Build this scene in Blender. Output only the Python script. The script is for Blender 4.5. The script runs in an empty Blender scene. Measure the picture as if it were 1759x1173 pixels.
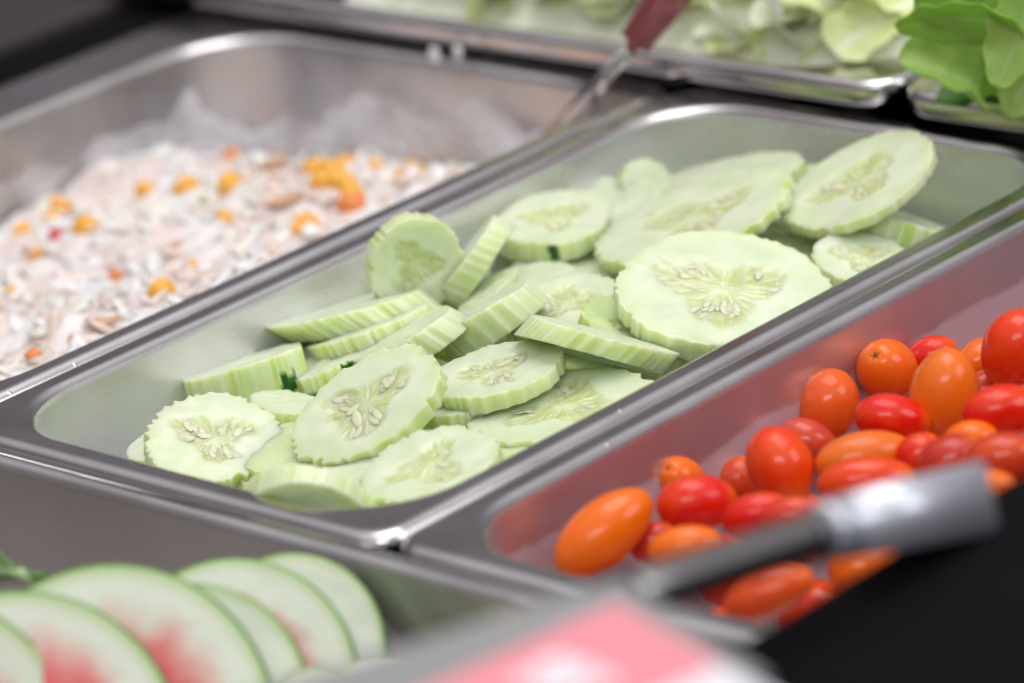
import bpy, bmesh, math, random
import numpy as np
from mathutils import Vector, Matrix

random.seed(7); np.random.seed(7)
scene = bpy.context.scene
COL = scene.collection
PI = math.pi

# ------------------------------------------------------------------ camera
CAM = Vector((0.920716, -0.679110, 0.426909))
RT = Vector((0.729669, 0.672940, -0.121388))
UP = Vector((-0.156020, 0.336678, 0.928604))
FW = Vector((-0.665764, 0.658634, -0.350655))
FPX = 7329.0
PW, PH = 1759.0, 1173.0
cd = bpy.data.cameras.new('camera'); cam = bpy.data.objects.new('camera', cd); COL.objects.link(cam)
cd.sensor_width = 36.0; cd.lens = FPX / PW * 36.0
cd.clip_start = 0.05; cd.clip_end = 50
m = Matrix.Identity(4)
for i in range(3):
    m[i][0] = RT[i]; m[i][1] = UP[i]; m[i][2] = -FW[i]; m[i][3] = CAM[i]
cam.matrix_world = m
cd.dof.use_dof = True; cd.dof.focus_distance = 1.215; cd.dof.aperture_fstop = 7.2
cd.dof.aperture_blades = 0
scene.camera = cam

# ------------------------------------------------------------------ room light and lamps
world = bpy.data.worlds.new('World'); scene.world = world; world.use_nodes = True
wn = world.node_tree.nodes; wl = world.node_tree.links
wn.clear()
wo = wn.new('ShaderNodeOutputWorld'); wb = wn.new('ShaderNodeBackground')
wtc = wn.new('ShaderNodeTexCoord'); wno = wn.new('ShaderNodeTexNoise'); wr = wn.new('ShaderNodeValToRGB')
wno.inputs['Scale'].default_value = 1.5; wno.inputs['Detail'].default_value = 0.5
wr.color_ramp.elements[0].position = 0.36; wr.color_ramp.elements[0].color = (0.10, 0.092, 0.102, 1)
wr.color_ramp.elements[1].position = 0.64; wr.color_ramp.elements[1].color = (0.23, 0.212, 0.232, 1)
wsp = wn.new('ShaderNodeSeparateXYZ'); wmr = wn.new('ShaderNodeMapRange'); wmx = wn.new('ShaderNodeMix'); wmx.data_type = 'RGBA'
wmr.inputs['From Min'].default_value = 0.45; wmr.inputs['From Max'].default_value = 0.85      # the room: dim walls below a pale ceiling
wl.new(wtc.outputs['Generated'], wno.inputs['Vector']); wl.new(wno.outputs['Fac'], wr.inputs['Fac'])
wl.new(wtc.outputs['Generated'], wsp.inputs[0]); wl.new(wsp.outputs['Z'], wmr.inputs['Value'])
wl.new(wmr.outputs[0], wmx.inputs[0]); wl.new(wr.outputs['Color'], wmx.inputs[6]); wmx.inputs[7].default_value = (0.78, 0.78, 0.80, 1)
wl.new(wmx.outputs[2], wb.inputs['Color']); wb.inputs['Strength'].default_value = 1.15
wl.new(wb.outputs[0], wo.inputs[0])

def area(name, loc, tgt, sx, sy, power, color):
    ld = bpy.data.lights.new(name, 'AREA'); ld.shape = 'RECTANGLE'; ld.size = sx; ld.size_y = sy
    ld.energy = power; ld.color = color
    o = bpy.data.objects.new(name, ld); COL.objects.link(o)
    o.location = loc
    o.rotation_euler = (Vector(tgt) - Vector(loc)).to_track_quat('-Z', 'Y').to_euler()
    return o
MID = (0.1, 0.15, 0.0)
area('ceiling_softlight', (0.15, 0.55, 2.0), MID, 1.5, 1.1, 21, (1.0, 0.98, 0.97))
area('window_light', (1.55, 0.75, 1.05), MID, 0.9, 0.8, 8.5, (0.93, 0.96, 1.0))
area('ceiling_lamp', (1.45, -1.25, 1.75), MID, 1.3, 0.5, 15, (0.92, 0.96, 1.0))

scene.view_settings.view_transform = 'Standard'; scene.view_settings.look = 'None'
scene.view_settings.exposure = 0.0; scene.view_settings.gamma = 1.0
scene.view_settings.use_curve_mapping = False
scene.render.engine = 'CYCLES'
scene.cycles.use_denoising = True
scene.cycles.max_bounces = 8; scene.cycles.diffuse_bounces = 4; scene.cycles.glossy_bounces = 5
scene.cycles.transmission_bounces = 4; scene.cycles.caustics_reflective = True
scene.cycles.sample_clamp_indirect = 4.0

# ------------------------------------------------------------------ helpers
def ray(px, py):
    return FW + RT * ((px - 879.5) / FPX) - UP * ((py - 586.5) / FPX)
def at(px, py, z):                       # where the sight line meets the height z
    d = ray(px, py); t = (z - CAM.z) / d.z
    return CAM + d * t, t
def at_y(px, py, y):
    d = ray(px, py); t = (y - CAM.y) / d.y
    return CAM + d * t, t
def frame(p):                            # right, up, toward-viewer axes at a point
    v = (CAM - p).normalized(); r = (RT - v * RT.dot(v)).normalized()
    return r, v.cross(r), v

def link(o, parent=None):
    COL.objects.link(o)
    if parent is not None: o.parent = parent
    return o
def tag(o, label, cat, group=None, kind=None):
    if label: o['label'] = label
    if cat: o['category'] = cat
    if group: o['group'] = group
    if kind: o['kind'] = kind
    return o
def empty(name, mw=None):
    o = bpy.data.objects.new(name, None); o.empty_display_size = 0.01; COL.objects.link(o)
    if mw is not None: o.matrix_world = mw
    return o
def mesh_obj(name, verts, faces, mat, parent=None, smooth=True, cols=None):
    me = bpy.data.meshes.new(name); me.from_pydata([tuple(v) for v in verts], [], faces); me.update()
    if smooth: me.polygons.foreach_set('use_smooth', [True] * len(me.polygons))
    if cols is not None:
        a = me.color_attributes.new('Col', 'FLOAT_COLOR', 'POINT')
        a.data.foreach_set('color', np.asarray(cols, dtype=np.float32).ravel())
    if mat: me.materials.append(mat)
    return link(bpy.data.objects.new(name, me), parent)
def bm_obj(name, bm, mat, parent=None, smooth=False):
    me = bpy.data.meshes.new(name); bm.to_mesh(me); bm.free()
    if smooth: me.polygons.foreach_set('use_smooth', [True] * len(me.polygons))
    if mat: me.materials.append(mat)
    return link(bpy.data.objects.new(name, me), parent)
def box_obj(name, x0, x1, y0, y1, z0, z1, mat, bev=0.0, parent=None):
    bm = bmesh.new(); bmesh.ops.create_cube(bm, size=1)
    for v in bm.verts:
        v.co = Vector((x0 + (v.co.x + .5) * (x1 - x0), y0 + (v.co.y + .5) * (y1 - y0), z0 + (v.co.z + .5) * (z1 - z0)))
    if bev: bmesh.ops.bevel(bm, geom=bm.edges[:], offset=bev, segments=4, affect='EDGES', profile=.5)
    return bm_obj(name, bm, mat, parent, smooth=bool(bev))
def basis(e1, e2, n, loc):
    M = Matrix.Identity(4)
    for i in range(3):
        M[i][0] = e1[i]; M[i][1] = e2[i]; M[i][2] = n[i]; M[i][3] = loc[i]
    return M
def vnoise(x, y, seed=0):                # smooth 2-D value noise, numpy
    xi = np.floor(x).astype(int); yi = np.floor(y).astype(int); fx = x - xi; fy = y - yi
    fx = fx * fx * (3 - 2 * fx); fy = fy * fy * (3 - 2 * fy)
    def h(a, b):
        s = np.sin(a * 127.1 + b * 311.7 + seed * 74.7) * 43758.5453
        return s - np.floor(s)
    return (h(xi, yi) * (1 - fx) + h(xi + 1, yi) * fx) * (1 - fy) + (h(xi, yi + 1) * (1 - fx) + h(xi + 1, yi + 1) * fx) * fy
def fbm(x, y, seed=0, o=3):
    s = 0; a = .5; t = 0
    for k in range(o):
        s = s + a * vnoise(x * 2 ** k, y * 2 ** k, seed + k * 13); t += a; a *= .5
    return s / t

# ------------------------------------------------------------------ materials
def newmat(name):
    mt = bpy.data.materials.new(name); mt.use_nodes = True
    n = mt.node_tree.nodes; l = mt.node_tree.links
    return mt, n, l, n['Principled BSDF']
def setp(b, **k):
    for key, v in k.items():
        b.inputs[key.replace('_', ' ')].default_value = v
def simple(name, col, rough=.5, metal=0.0, noise=0.0, nscale=40, bump=0.0, bscale=200, **k):
    mt, n, l, b = newmat(name)
    setp(b, Base_Color=(*col, 1), Roughness=rough, Metallic=metal)
    for key, v in k.items(): b.inputs[key.replace('_', ' ')].default_value = v
    tc = n.new('ShaderNodeTexCoord')
    if noise:
        t = n.new('ShaderNodeTexNoise'); t.inputs['Scale'].default_value = nscale; t.inputs['Detail'].default_value = 4
        l.new(tc.outputs['Object'], t.inputs['Vector'])
        mx = n.new('ShaderNodeMix'); mx.data_type = 'RGBA'
        mx.inputs[6].default_value = (*[c * (1 - noise) for c in col], 1); mx.inputs[7].default_value = (*[min(1, c * (1 + noise)) for c in col], 1)
        l.new(t.outputs['Fac'], mx.inputs[0]); l.new(mx.outputs[2], b.inputs['Base Color'])
    if bump:
        t = n.new('ShaderNodeTexNoise'); t.inputs['Scale'].default_value = bscale; t.inputs['Detail'].default_value = 3
        l.new(tc.outputs['Object'], t.inputs['Vector'])
        bp = n.new('ShaderNodeBump'); bp.inputs['Strength'].default_value = bump; bp.inputs['Distance'].default_value = .001
        l.new(t.outputs['Fac'], bp.inputs['Height']); l.new(bp.outputs[0], b.inputs['Normal'])
    return mt

def steel_mat(name, col=(.62, .60, .605), r0=.17, r1=.26, film=None, brush=(300, 9, 60)):
    mt, n, l, b = newmat(name)
    tc = n.new('ShaderNodeTexCoord')
    mp = n.new('ShaderNodeMapping'); mp.inputs['Scale'].default_value = brush
    l.new(tc.outputs['Object'], mp.inputs['Vector'])
    br = n.new('ShaderNodeTexNoise'); br.inputs['Scale'].default_value = 4; br.inputs['Detail'].default_value = 5
    l.new(mp.outputs[0], br.inputs['Vector'])
    big = n.new('ShaderNodeTexNoise'); big.inputs['Scale'].default_value = 22; big.inputs['Detail'].default_value = 5
    l.new(tc.outputs['Object'], big.inputs['Vector'])
    mr = n.new('ShaderNodeMapRange'); mr.inputs['From Min'].default_value = .3; mr.inputs['From Max'].default_value = .7
    mr.inputs['To Min'].default_value = r0; mr.inputs['To Max'].default_value = r1
    ad = n.new('ShaderNodeMath'); ad.operation = 'MULTIPLY_ADD'; ad.inputs[1].default_value = .5
    hf = n.new('ShaderNodeMath'); hf.operation = 'MULTIPLY'; hf.inputs[1].default_value = .5
    l.new(big.outputs['Fac'], hf.inputs[0])
    l.new(br.outputs['Fac'], ad.inputs[0]); l.new(hf.outputs[0], ad.inputs[2])
    l.new(ad.outputs[0], mr.inputs['Value']); l.new(mr.outputs[0], b.inputs['Roughness'])
    cr = n.new('ShaderNodeValToRGB')
    cr.color_ramp.elements[0].position = .34; cr.color_ramp.elements[0].color = (col[0] * .80, col[1] * .77, col[2] * .76, 1)
    cr.color_ramp.elements[1].position = .60; cr.color_ramp.elements[1].color = (*col, 1)
    l.new(big.outputs['Fac'], cr.inputs['Fac'])
    bp = n.new('ShaderNodeBump'); bp.inputs['Strength'].default_value = .03; bp.inputs['Distance'].default_value = .0002
    l.new(br.outputs['Fac'], bp.inputs['Height']); l.new(bp.outputs[0], b.inputs['Normal'])
    b.inputs['Metallic'].default_value = 1.0
    sv = n.new('ShaderNodeTexVoronoi'); sv.inputs['Scale'].default_value = 150; l.new(tc.outputs['Object'], sv.inputs['Vector'])
    sm = n.new('ShaderNodeMapRange'); sm.inputs['From Min'].default_value = .05; sm.inputs['From Max'].default_value = .11; sm.inputs['To Min'].default_value = 1; sm.inputs['To Max'].default_value = 0
    l.new(sv.outputs['Distance'], sm.inputs['Value'])
    sk = n.new('ShaderNodeSeparateColor'); l.new(sv.outputs['Color'], sk.inputs[0])
    sg_ = n.new('ShaderNodeMath'); sg_.operation = 'GREATER_THAN'; sg_.inputs[1].default_value = .80; l.new(sk.outputs[0], sg_.inputs[0])
    spk = n.new('ShaderNodeMath'); spk.operation = 'MULTIPLY'; l.new(sm.outputs[0], spk.inputs[0]); l.new(sg_.outputs[0], spk.inputs[1])
    inv = n.new('ShaderNodeMath'); inv.operation = 'MULTIPLY_ADD'; inv.inputs[1].default_value = -.55; inv.inputs[2].default_value = 1.0; l.new(spk.outputs[0], inv.inputs[0])
    l.new(inv.outputs[0], b.inputs['Metallic'])
    bump2 = n.new('ShaderNodeBump'); bump2.inputs['Strength'].default_value = .25; bump2.inputs['Distance'].default_value = .0004
    l.new(spk.outputs[0], bump2.inputs['Height']); l.new(bp.outputs[0], bump2.inputs['Normal']); l.new(bump2.outputs[0], b.inputs['Normal'])
    if film is None:
        l.new(cr.outputs['Color'], b.inputs['Base Color'])
    else:                                   # ragged film: condensation by the tomatoes, elsewhere a matte layer painting in wall brightness
        fcol, zc, zw, thr, sc, amt, frough = film[:7]
        sp = n.new('ShaderNodeSeparateXYZ'); l.new(tc.outputs['Object'], sp.inputs[0])
        fn = n.new('ShaderNodeTexNoise'); fn.inputs['Scale'].default_value = sc; fn.inputs['Detail'].default_value = 5
        fn.inputs['Roughness'].default_value = .55
        l.new(tc.outputs['Object'], fn.inputs['Vector'])
        hm = n.new('ShaderNodeMapRange'); hm.inputs['From Min'].default_value = zc - zw; hm.inputs['From Max'].default_value = zc + zw
        hm.inputs['To Min'].default_value = 1.0; hm.inputs['To Max'].default_value = 0.0
        l.new(sp.outputs['Z'], hm.inputs['Value'])
        s = n.new('ShaderNodeMath'); s.operation = 'MULTIPLY_ADD'; s.inputs[1].default_value = .62
        sub = n.new('ShaderNodeMath'); sub.operation = 'SUBTRACT'; sub.inputs[1].default_value = .31
        l.new(fn.outputs['Fac'], s.inputs[0]); l.new(hm.outputs[0], sub.inputs[0]); l.new(sub.outputs[0], s.inputs[2])
        st = n.new('ShaderNodeMapRange'); st.inputs['From Min'].default_value = thr; st.inputs['From Max'].default_value = thr + .12
        st.inputs['To Max'].default_value = amt; st.inputs['To Min'].default_value = film[7] if len(film) > 7 else 0.0
        l.new(s.outputs[0], st.inputs['Value'])
        low = n.new('ShaderNodeMath'); low.operation = 'LESS_THAN'; low.inputs[1].default_value = -.0012
        l.new(sp.outputs['Z'], low.inputs[0])
        ml = n.new('ShaderNodeMath'); ml.operation = 'MULTIPLY'; l.new(st.outputs[0], ml.inputs[0]); l.new(low.outputs[0], ml.inputs[1])
        fb = n.new('ShaderNodeBsdfPrincipled'); setp(fb, Base_Color=(*fcol, 1), Roughness=frough)
        mx = n.new('ShaderNodeMixShader'); out = n['Material Output']
        l.new(ml.outputs[0], mx.inputs[0]); l.new(b.outputs[0], mx.inputs[1]); l.new(fb.outputs[0], mx.inputs[2])
        l.new(cr.outputs['Color'], b.inputs['Base Color'])
        l.new(mx.outputs[0], out.inputs['Surface'])
    return mt

STEEL = steel_mat('brushed_steel')
STEEL_WALL = steel_mat('satin_steel', col=(.66, .65, .66), r0=.26, r1=.38)
STEEL_TOM = steel_mat('steel_with_condensation', col=(.70, .68, .69), r0=.26, r1=.36, film=((.50, .42, .47), -.0155, .009, .46, 45, .66, .45, .22))
STEEL_CUC = steel_mat('satin_steel_painted_bright', col=(.80, .79, .80), r0=.24, r1=.36, film=((.76, .755, .79), -.010, .025, .38, 28, .52, .4, .32))  # pale layer paints the walls brighter and mutes their green reflection
STEEL_FRONT = steel_mat('steel_painted_lighter', r0=.24, r1=.4, film=((.40, .35, .32), .0, .02, .0, 30, .45, .5))  # brown-grey layer stands in for reflected light on an otherwise near-black wall
STEEL_TRAY = steel_mat('polished_steel', r0=.08, r1=.2)
SATIN = simple('satin_cap', (.60, .61, .67), .34, .55)
CHROME = simple('chrome', (.36, .35, .345), .26, 1.0)
BLACK = simple('black_counter', (.0045, .0042, .005), .7, 0, .25, 30, Specular_IOR_Level=.04)
BLACKW = simple('black_well', (.008, .008, .009), .6)
BROWN = simple('brown_trim', (.022, .016, .014), .6, 0, .2, 20)

def cucumber_mat():
    mt, n, l, b = newmat('cucumber_flesh')
    at_ = n.new('ShaderNodeAttribute'); at_.attribute_name = 'Col'
    tc = n.new('ShaderNodeTexCoord'); t = n.new('ShaderNodeTexNoise'); t.inputs['Scale'].default_value = 420; t.inputs['Detail'].default_value = 4
    l.new(tc.outputs['Object'], t.inputs['Vector'])
    t2 = n.new('ShaderNodeTexNoise'); t2.inputs['Scale'].default_value = 90; t2.inputs['Detail'].default_value = 3
    l.new(tc.outputs['Object'], t2.inputs['Vector'])
    mx = n.new('ShaderNodeMix'); mx.data_type = 'RGBA'; mx.blend_type = 'MULTIPLY'
    cr = n.new('ShaderNodeValToRGB'); cr.color_ramp.elements[0].color = (.88, .93, .80, 1); cr.color_ramp.elements[0].position = .3
    cr.color_ramp.elements[1].color = (1, 1, 1, 1); cr.color_ramp.elements[1].position = .62
    l.new(t2.outputs['Fac'], cr.inputs['Fac'])
    mx.inputs[0].default_value = 1
    l.new(at_.outputs['Color'], mx.inputs[6]); l.new(cr.outputs['Color'], mx.inputs[7]); l.new(mx.outputs[2], b.inputs['Base Color'])
    mr = n.new('ShaderNodeMapRange'); mr.inputs['To Min'].default_value = .34; mr.inputs['To Max'].default_value = .10
    l.new(at_.outputs['Alpha'], mr.inputs['Value']); l.new(mr.outputs[0], b.inputs['Roughness'])
    setp(b, Subsurface_Weight=.75, Subsurface_Radius=(.85, 1.0, .35), Subsurface_Scale=.010, IOR=1.36, Coat_Weight=.22, Coat_Roughness=.12)
    kmp = n.new('ShaderNodeMapping'); kmp.inputs['Scale'].default_value = (60, 900, 60); kmp.inputs['Rotation'].default_value = (0, 0, .5)
    kn = n.new('ShaderNodeTexNoise'); kn.inputs['Scale'].default_value = 1.0; kn.inputs['Detail'].default_value = 2
    l.new(tc.outputs['Object'], kmp.inputs['Vector']); l.new(kmp.outputs[0], kn.inputs['Vector'])
    ks = n.new('ShaderNodeMath'); ks.operation = 'MULTIPLY_ADD'; ks.inputs[1].default_value = .6; l.new(kn.outputs['Fac'], ks.inputs[0]); l.new(t.outputs['Fac'], ks.inputs[2])
    bp = n.new('ShaderNodeBump'); bp.inputs['Strength'].default_value = .30; bp.inputs['Distance'].default_value = .0004
    l.new(ks.outputs[0], bp.inputs['Height']); l.new(bp.outputs[0], b.inputs['Normal'])
    return mt
CUKE = cucumber_mat()
SEED = simple('cucumber_seed', (.71, .70, .45), .36, 0, .06, 300, Subsurface_Weight=.5, Subsurface_Radius=(.8, .8, .5), Subsurface_Scale=.002)

def tomato_mat():
    mt, n, l, b = newmat('tomato_skin')
    oi = n.new('ShaderNodeObjectInfo'); tc = n.new('ShaderNodeTexCoord')
    ad = n.new('ShaderNodeVectorMath'); ad.operation = 'ADD'
    ml = n.new('ShaderNodeMath'); ml.operation = 'MULTIPLY'; ml.inputs[1].default_value = 37
    l.new(oi.outputs['Random'], ml.inputs[0]); l.new(tc.outputs['Object'], ad.inputs[0]); l.new(ml.outputs[0], ad.inputs[1])
    t = n.new('ShaderNodeTexNoise'); t.inputs['Scale'].default_value = .9; t.inputs['Detail'].default_value = 3
    l.new(ad.outputs[0], t.inputs['Vector'])
    cr = n.new('ShaderNodeValToRGB'); cr.color_ramp.elements[0].position = .46; cr.color_ramp.elements[0].color = (0, 0, 0, 1)
    cr.color_ramp.elements[1].position = .72; cr.color_ramp.elements[1].color = (.38, .38, .38, 1)
    l.new(t.outputs['Fac'], cr.inputs['Fac'])
    sp = n.new('ShaderNodeSeparateXYZ'); l.new(tc.outputs['Object'], sp.inputs[0])
    en = n.new('ShaderNodeMapRange'); en.inputs['From Min'].default_value = .55; en.inputs['From Max'].default_value = 1.0; en.inputs['To Max'].default_value = .75
    l.new(sp.outputs['Z'], en.inputs['Value'])
    mxm = n.new('ShaderNodeMath'); mxm.operation = 'MAXIMUM'; l.new(cr.outputs['Color'], mxm.inputs[0]); l.new(en.outputs[0], mxm.inputs[1])
    mx = n.new('ShaderNodeMix'); mx.data_type = 'RGBA'
    l.new(mxm.outputs[0], mx.inputs[0]); l.new(oi.outputs['Color'], mx.inputs[6]); mx.inputs[7].default_value = (.84, .16, .006, 1)
    l.new(mx.outputs[2], b.inputs['Base Color'])
    setp(b, Roughness=.17, Subsurface_Weight=.18, Subsurface_Radius=(1, .25, .1), Subsurface_Scale=.003, Specular_IOR_Level=.36)
    # fine beads of condensation on patches of the skin
    v = n.new('ShaderNodeTexVoronoi'); v.inputs['Scale'].default_value = 26; l.new(ad.outputs[0], v.inputs['Vector'])
    vr = n.new('ShaderNodeMapRange'); vr.inputs['From Min'].default_value = .0; vr.inputs['From Max'].default_value = .38; vr.inputs['To Min'].default_value = 1; vr.inputs['To Max'].default_value = 0
    l.new(v.outputs['Distance'], vr.inputs['Value'])
    t3 = n.new('ShaderNodeTexNoise'); t3.inputs['Scale'].default_value = 1.4; l.new(ad.outputs[0], t3.inputs['Vector'])
    r3 = n.new('ShaderNodeMapRange'); r3.inputs['From Min'].default_value = .5; r3.inputs['From Max'].default_value = .62; l.new(t3.outputs['Fac'], r3.inputs['Value'])
    mm = n.new('ShaderNodeMath'); mm.operation = 'MULTIPLY'; l.new(vr.outputs[0], mm.inputs[0]); l.new(r3.outputs[0], mm.inputs[1])
    bp = n.new('ShaderNodeBump'); bp.inputs['Strength'].default_value = .22; bp.inputs['Distance'].default_value = .012
    l.new(mm.outputs[0], bp.inputs['Height']); l.new(bp.outputs[0], b.inputs['Normal'])
    return mt
TOMATO = tomato_mat()
SCAR = simple('dry_stem_scar', (.16, .09, .03), .8, 0, .5, 60)

def vcol_mat(name, rough=.4, sss=.4, scale=.004, radius=(1, .7, .5), bump=.2, bscale=300):
    mt, n, l, b = newmat(name)
    a = n.new('ShaderNodeAttribute'); a.attribute_name = 'Col'; l.new(a.outputs['Color'], b.inputs['Base Color'])
    setp(b, Roughness=rough, Subsurface_Weight=sss, Subsurface_Radius=radius, Subsurface_Scale=scale)
    tc = n.new('ShaderNodeTexCoord'); t = n.new('ShaderNodeTexNoise'); t.inputs['Scale'].default_value = bscale; t.inputs['Detail'].default_value = 3
    l.new(tc.outputs['Object'], t.inputs['Vector'])
    bp = n.new('ShaderNodeBump'); bp.inputs['Strength'].default_value = bump; bp.inputs['Distance'].default_value = .0006
    l.new(t.outputs['Fac'], bp.inputs['Height']); l.new(bp.outputs[0], b.inputs['Normal'])
    return mt
SALAD = vcol_mat('creamy_salad', .38, .35, .003, (1, .8, .7), .4, 250)
MELON = vcol_mat('melon', .35, .4, .004, (1, .6, .5), .25, 350)
LEAF = vcol_mat('lettuce_leaf', .38, .0, .002, (.5, 1, .2), .25, 150)
def leaf_translucent(mt, w=.35):
    n = mt.node_tree.nodes; l = mt.node_tree.links; b = n['Principled BSDF']; out = n['Material Output']
    tr = n.new('ShaderNodeBsdfTranslucent'); a = [x for x in n if x.type == 'ATTRIBUTE'][0]
    l.new(a.outputs['Color'], tr.inputs['Color'])
    mx = n.new('ShaderNodeMixShader'); mx.inputs[0].default_value = w
    l.new(b.outputs[0], mx.inputs[1]); l.new(tr.outputs[0], mx.inputs[2]); l.new(mx.outputs[0], out.inputs['Surface'])
leaf_translucent(LEAF, .45)
PALE = vcol_mat('pale_lettuce', .4, .0, .002, (.8, 1, .5), .2, 150)
leaf_translucent(PALE, .22)
CORN = simple('sweetcorn', (.86, .42, .05), .3, 0, .12, 60, Subsurface_Weight=.3, Subsurface_Scale=.003)
CARROT = simple('carrot', (.80, .26, .07), .4, 0, .15, 80)
CRAB = simple('red_bit', (.70, .07, .08), .4, 0, .15, 80)
TUNA = simple('tuna_flake', (.58, .34, .22), .5, 0, .3, 120)
PICKLE = simple('green_bit', (.50, .52, .22), .35, 0, .2, 90)
REDPL = simple('red_plastic', (.36, .035, .06), .32, 0, .04, 30)
PINK = simple('pink_print', (.84, .27, .31), .5, 0, .03, 15)
WHITE = simple('white_print', (.80, .78, .82), .5)
ACRYL = simple('grey_plastic_holder', (.30, .295, .29), .3, 0, .04, 20)

# ------------------------------------------------------------------ counter (setting)
box_obj('counter_well', -.95, .36, -.50, 1.2, -.16, -.11, BLACKW)['kind'] = 'structure'
o = box_obj('counter_edge', .3560, .70, -.70, 1.2, -.16, .040, BLACK, .003); o['kind'] = 'structure'
o = box_obj('counter_top', -.272, -.2425, -.50, 1.2, -.1, -.0015, BLACK, .003); o['kind'] = 'structure'
o = box_obj('counter_trim', -1.1, -.2735, -.50, 1.2, -.1, .003, BROWN, .003); o['kind'] = 'structure'

# ------------------------------------------------------------------ steel food pans
def rrect(x0, x1, y0, y1, r, seg=10):
    pts = []
    for cx, cy, a0 in ((x1 - r, y1 - r, 0), (x0 + r, y1 - r, 90), (x0 + r, y0 + r, 180), (x1 - r, y0 + r, 270)):
        for k in range(seg + 1):
            a = math.radians(a0 + 90 * k / seg); pts.append((cx + r * math.cos(a), cy + r * math.sin(a)))
    # extra points along each straight side so the long edges can waver a little
    out = []
    n = len(pts)
    for i in range(n):
        p, q = pts[i], pts[(i + 1) % n]; out.append(p)
        if (i + 1) % (seg + 1) == 0:
            for k in range(1, 8): out.append((p[0] + (q[0] - p[0]) * k / 8, p[1] + (q[1] - p[1]) * k / 8))
    return out
def pan(label, x0, x1, y0, y1, ztop=0.0, depth=.065, fl=(.0105,) * 4, r_out=.010, r_in=.030, skirt=.007, mat=None, group='steel food pans', fil=.0036, wall_mat=None):
    # fl: flange widths (left, right, front, back)
    w, l = x1 - x0, y1 - y0
    prof = []                                   # (kind, inward distance, z, corner radius)
    prof += [('o', .0014, -skirt, r_out), ('o', .0002, -skirt + .0008, r_out), ('o', 0, -fil - .0002, r_out)]
    for k in range(1, 7):
        a = PI / 2 * k / 6; prof.append(('o', fil * (1 - math.cos(a)), -fil + fil * math.sin(a), r_out - .0003 * k))
    f2 = .0034
    prof += [('o', fil + .0004, 0, r_out - .002), ('m', .5, .0, (r_out + r_in) / 2), ('i', -f2 - .0004, 0, r_in + .0022)]
    for k in range(0, 7):
        a = PI / 2 * k / 6; prof.append(('i', -f2 + f2 * math.sin(a), -f2 + f2 * math.cos(a), r_in + .002 - .0003 * k))
    n_rim = len(prof) - 2
    for k in range(1, 7): prof.append(('i', .0045 * k / 6, -.0036 - (depth - .018) * k / 6, r_in - .0006 * k))
    for k in range(1, 6):
        a = PI / 2 * k / 5; prof.append(('i', .0045 + .013 * (1 - math.cos(a)), -(depth - .0144) - .0144 * math.sin(a), r_in - .004))
    verts = []; rings = []
    cx, cy = (x0 + x1) / 2, (y0 + y1) / 2
    for kind, d, z, r in prof:
        if kind == 'o': off = (d,) * 4
        elif kind == 'm': off = tuple(f * d + .001 for f in fl)
        else: off = tuple(f + d for f in fl)
        pts = rrect(x0 + off[0], x1 - off[1], y0 + off[2], y1 - off[3], max(.003, r))
        rings.append(range(len(verts), len(verts) + len(pts)))
        for (x, y) in pts:
            wob = .00008 * math.sin(x * 41 + y * 33 + x0 * 50) if kind != 'i' or z > -.01 else .0
            verts.append((x - cx, y - cy, z + wob))
    faces = []
    for a, b in zip(rings[:-1], rings[1:]):
        n = len(a)
        for i in range(n): faces.append((a[i], a[(i + 1) % n], b[(i + 1) % n], b[i]))
    nr = len(rings[0])
    rim_f = faces[:nr * (n_rim - 1)]; bowl_f = faces[nr * (n_rim - 1):] + [tuple(rings[-1])]
    root = empty('food_pan', Matrix.Translation((cx, cy, ztop)))
    tag(root, label, 'food pan', group)
    for nm, fs in (('rim', rim_f), ('bowl', bowl_f)):
        used = sorted({i for f in fs for i in f}); mp = {u: k for k, u in enumerate(used)}
        ob = mesh_obj(nm, [verts[u] for u in used], [tuple(mp[i] for i in f) for f in fs], (mat or STEEL) if nm == 'rim' else (wall_mat or mat or STEEL), root)
        sd = ob.modifiers.new('thickness', 'SOLIDIFY'); sd.thickness = .0007; sd.offset = -1; sd.use_rim = False
    return root
W = .1766
pan('stainless steel food pan of sliced cucumber, between the tuna salad pan and the tomato pan', 0.0, W, 0.0008, .3255, wall_mat=STEEL_CUC)
pan('stainless steel food pan holding creamy tuna salad, dressing smeared up its walls', -.2415, -.0008, .0008, .3255, fl=(.036, .0105, .0105, .0105), wall_mat=STEEL_WALL, r_in=.034)
pan('stainless steel food pan of small red and orange tomatoes, misted with condensation', W + .0008, .3552, .0008, .3255, wall_mat=STEEL_TOM)
pan('stainless steel food pan holding watermelon slices, in front of the cucumber pan', -.33, .275, -.325, -.0004, depth=.10, fl=(.012, .012, .012, .0085), wall_mat=STEEL_FRONT)
pan('shallow stainless steel tray of pale shredded lettuce with polished turned-down rim', -.42, .0915, .320, .70, ztop=.0125, depth=.05, skirt=.0085, fl=(.013, .013, .0065, .013), r_out=.014, r_in=.045, mat=STEEL_TRAY, fil=.003)
pan('shallow stainless steel tray under the loose green lettuce leaves', .0945, .60, .3185, .70, ztop=.0125, depth=.03, skirt=.0085, fl=(.014,) * 4, r_out=.016, r_in=.045, mat=STEEL_TRAY, fil=.003)

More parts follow.
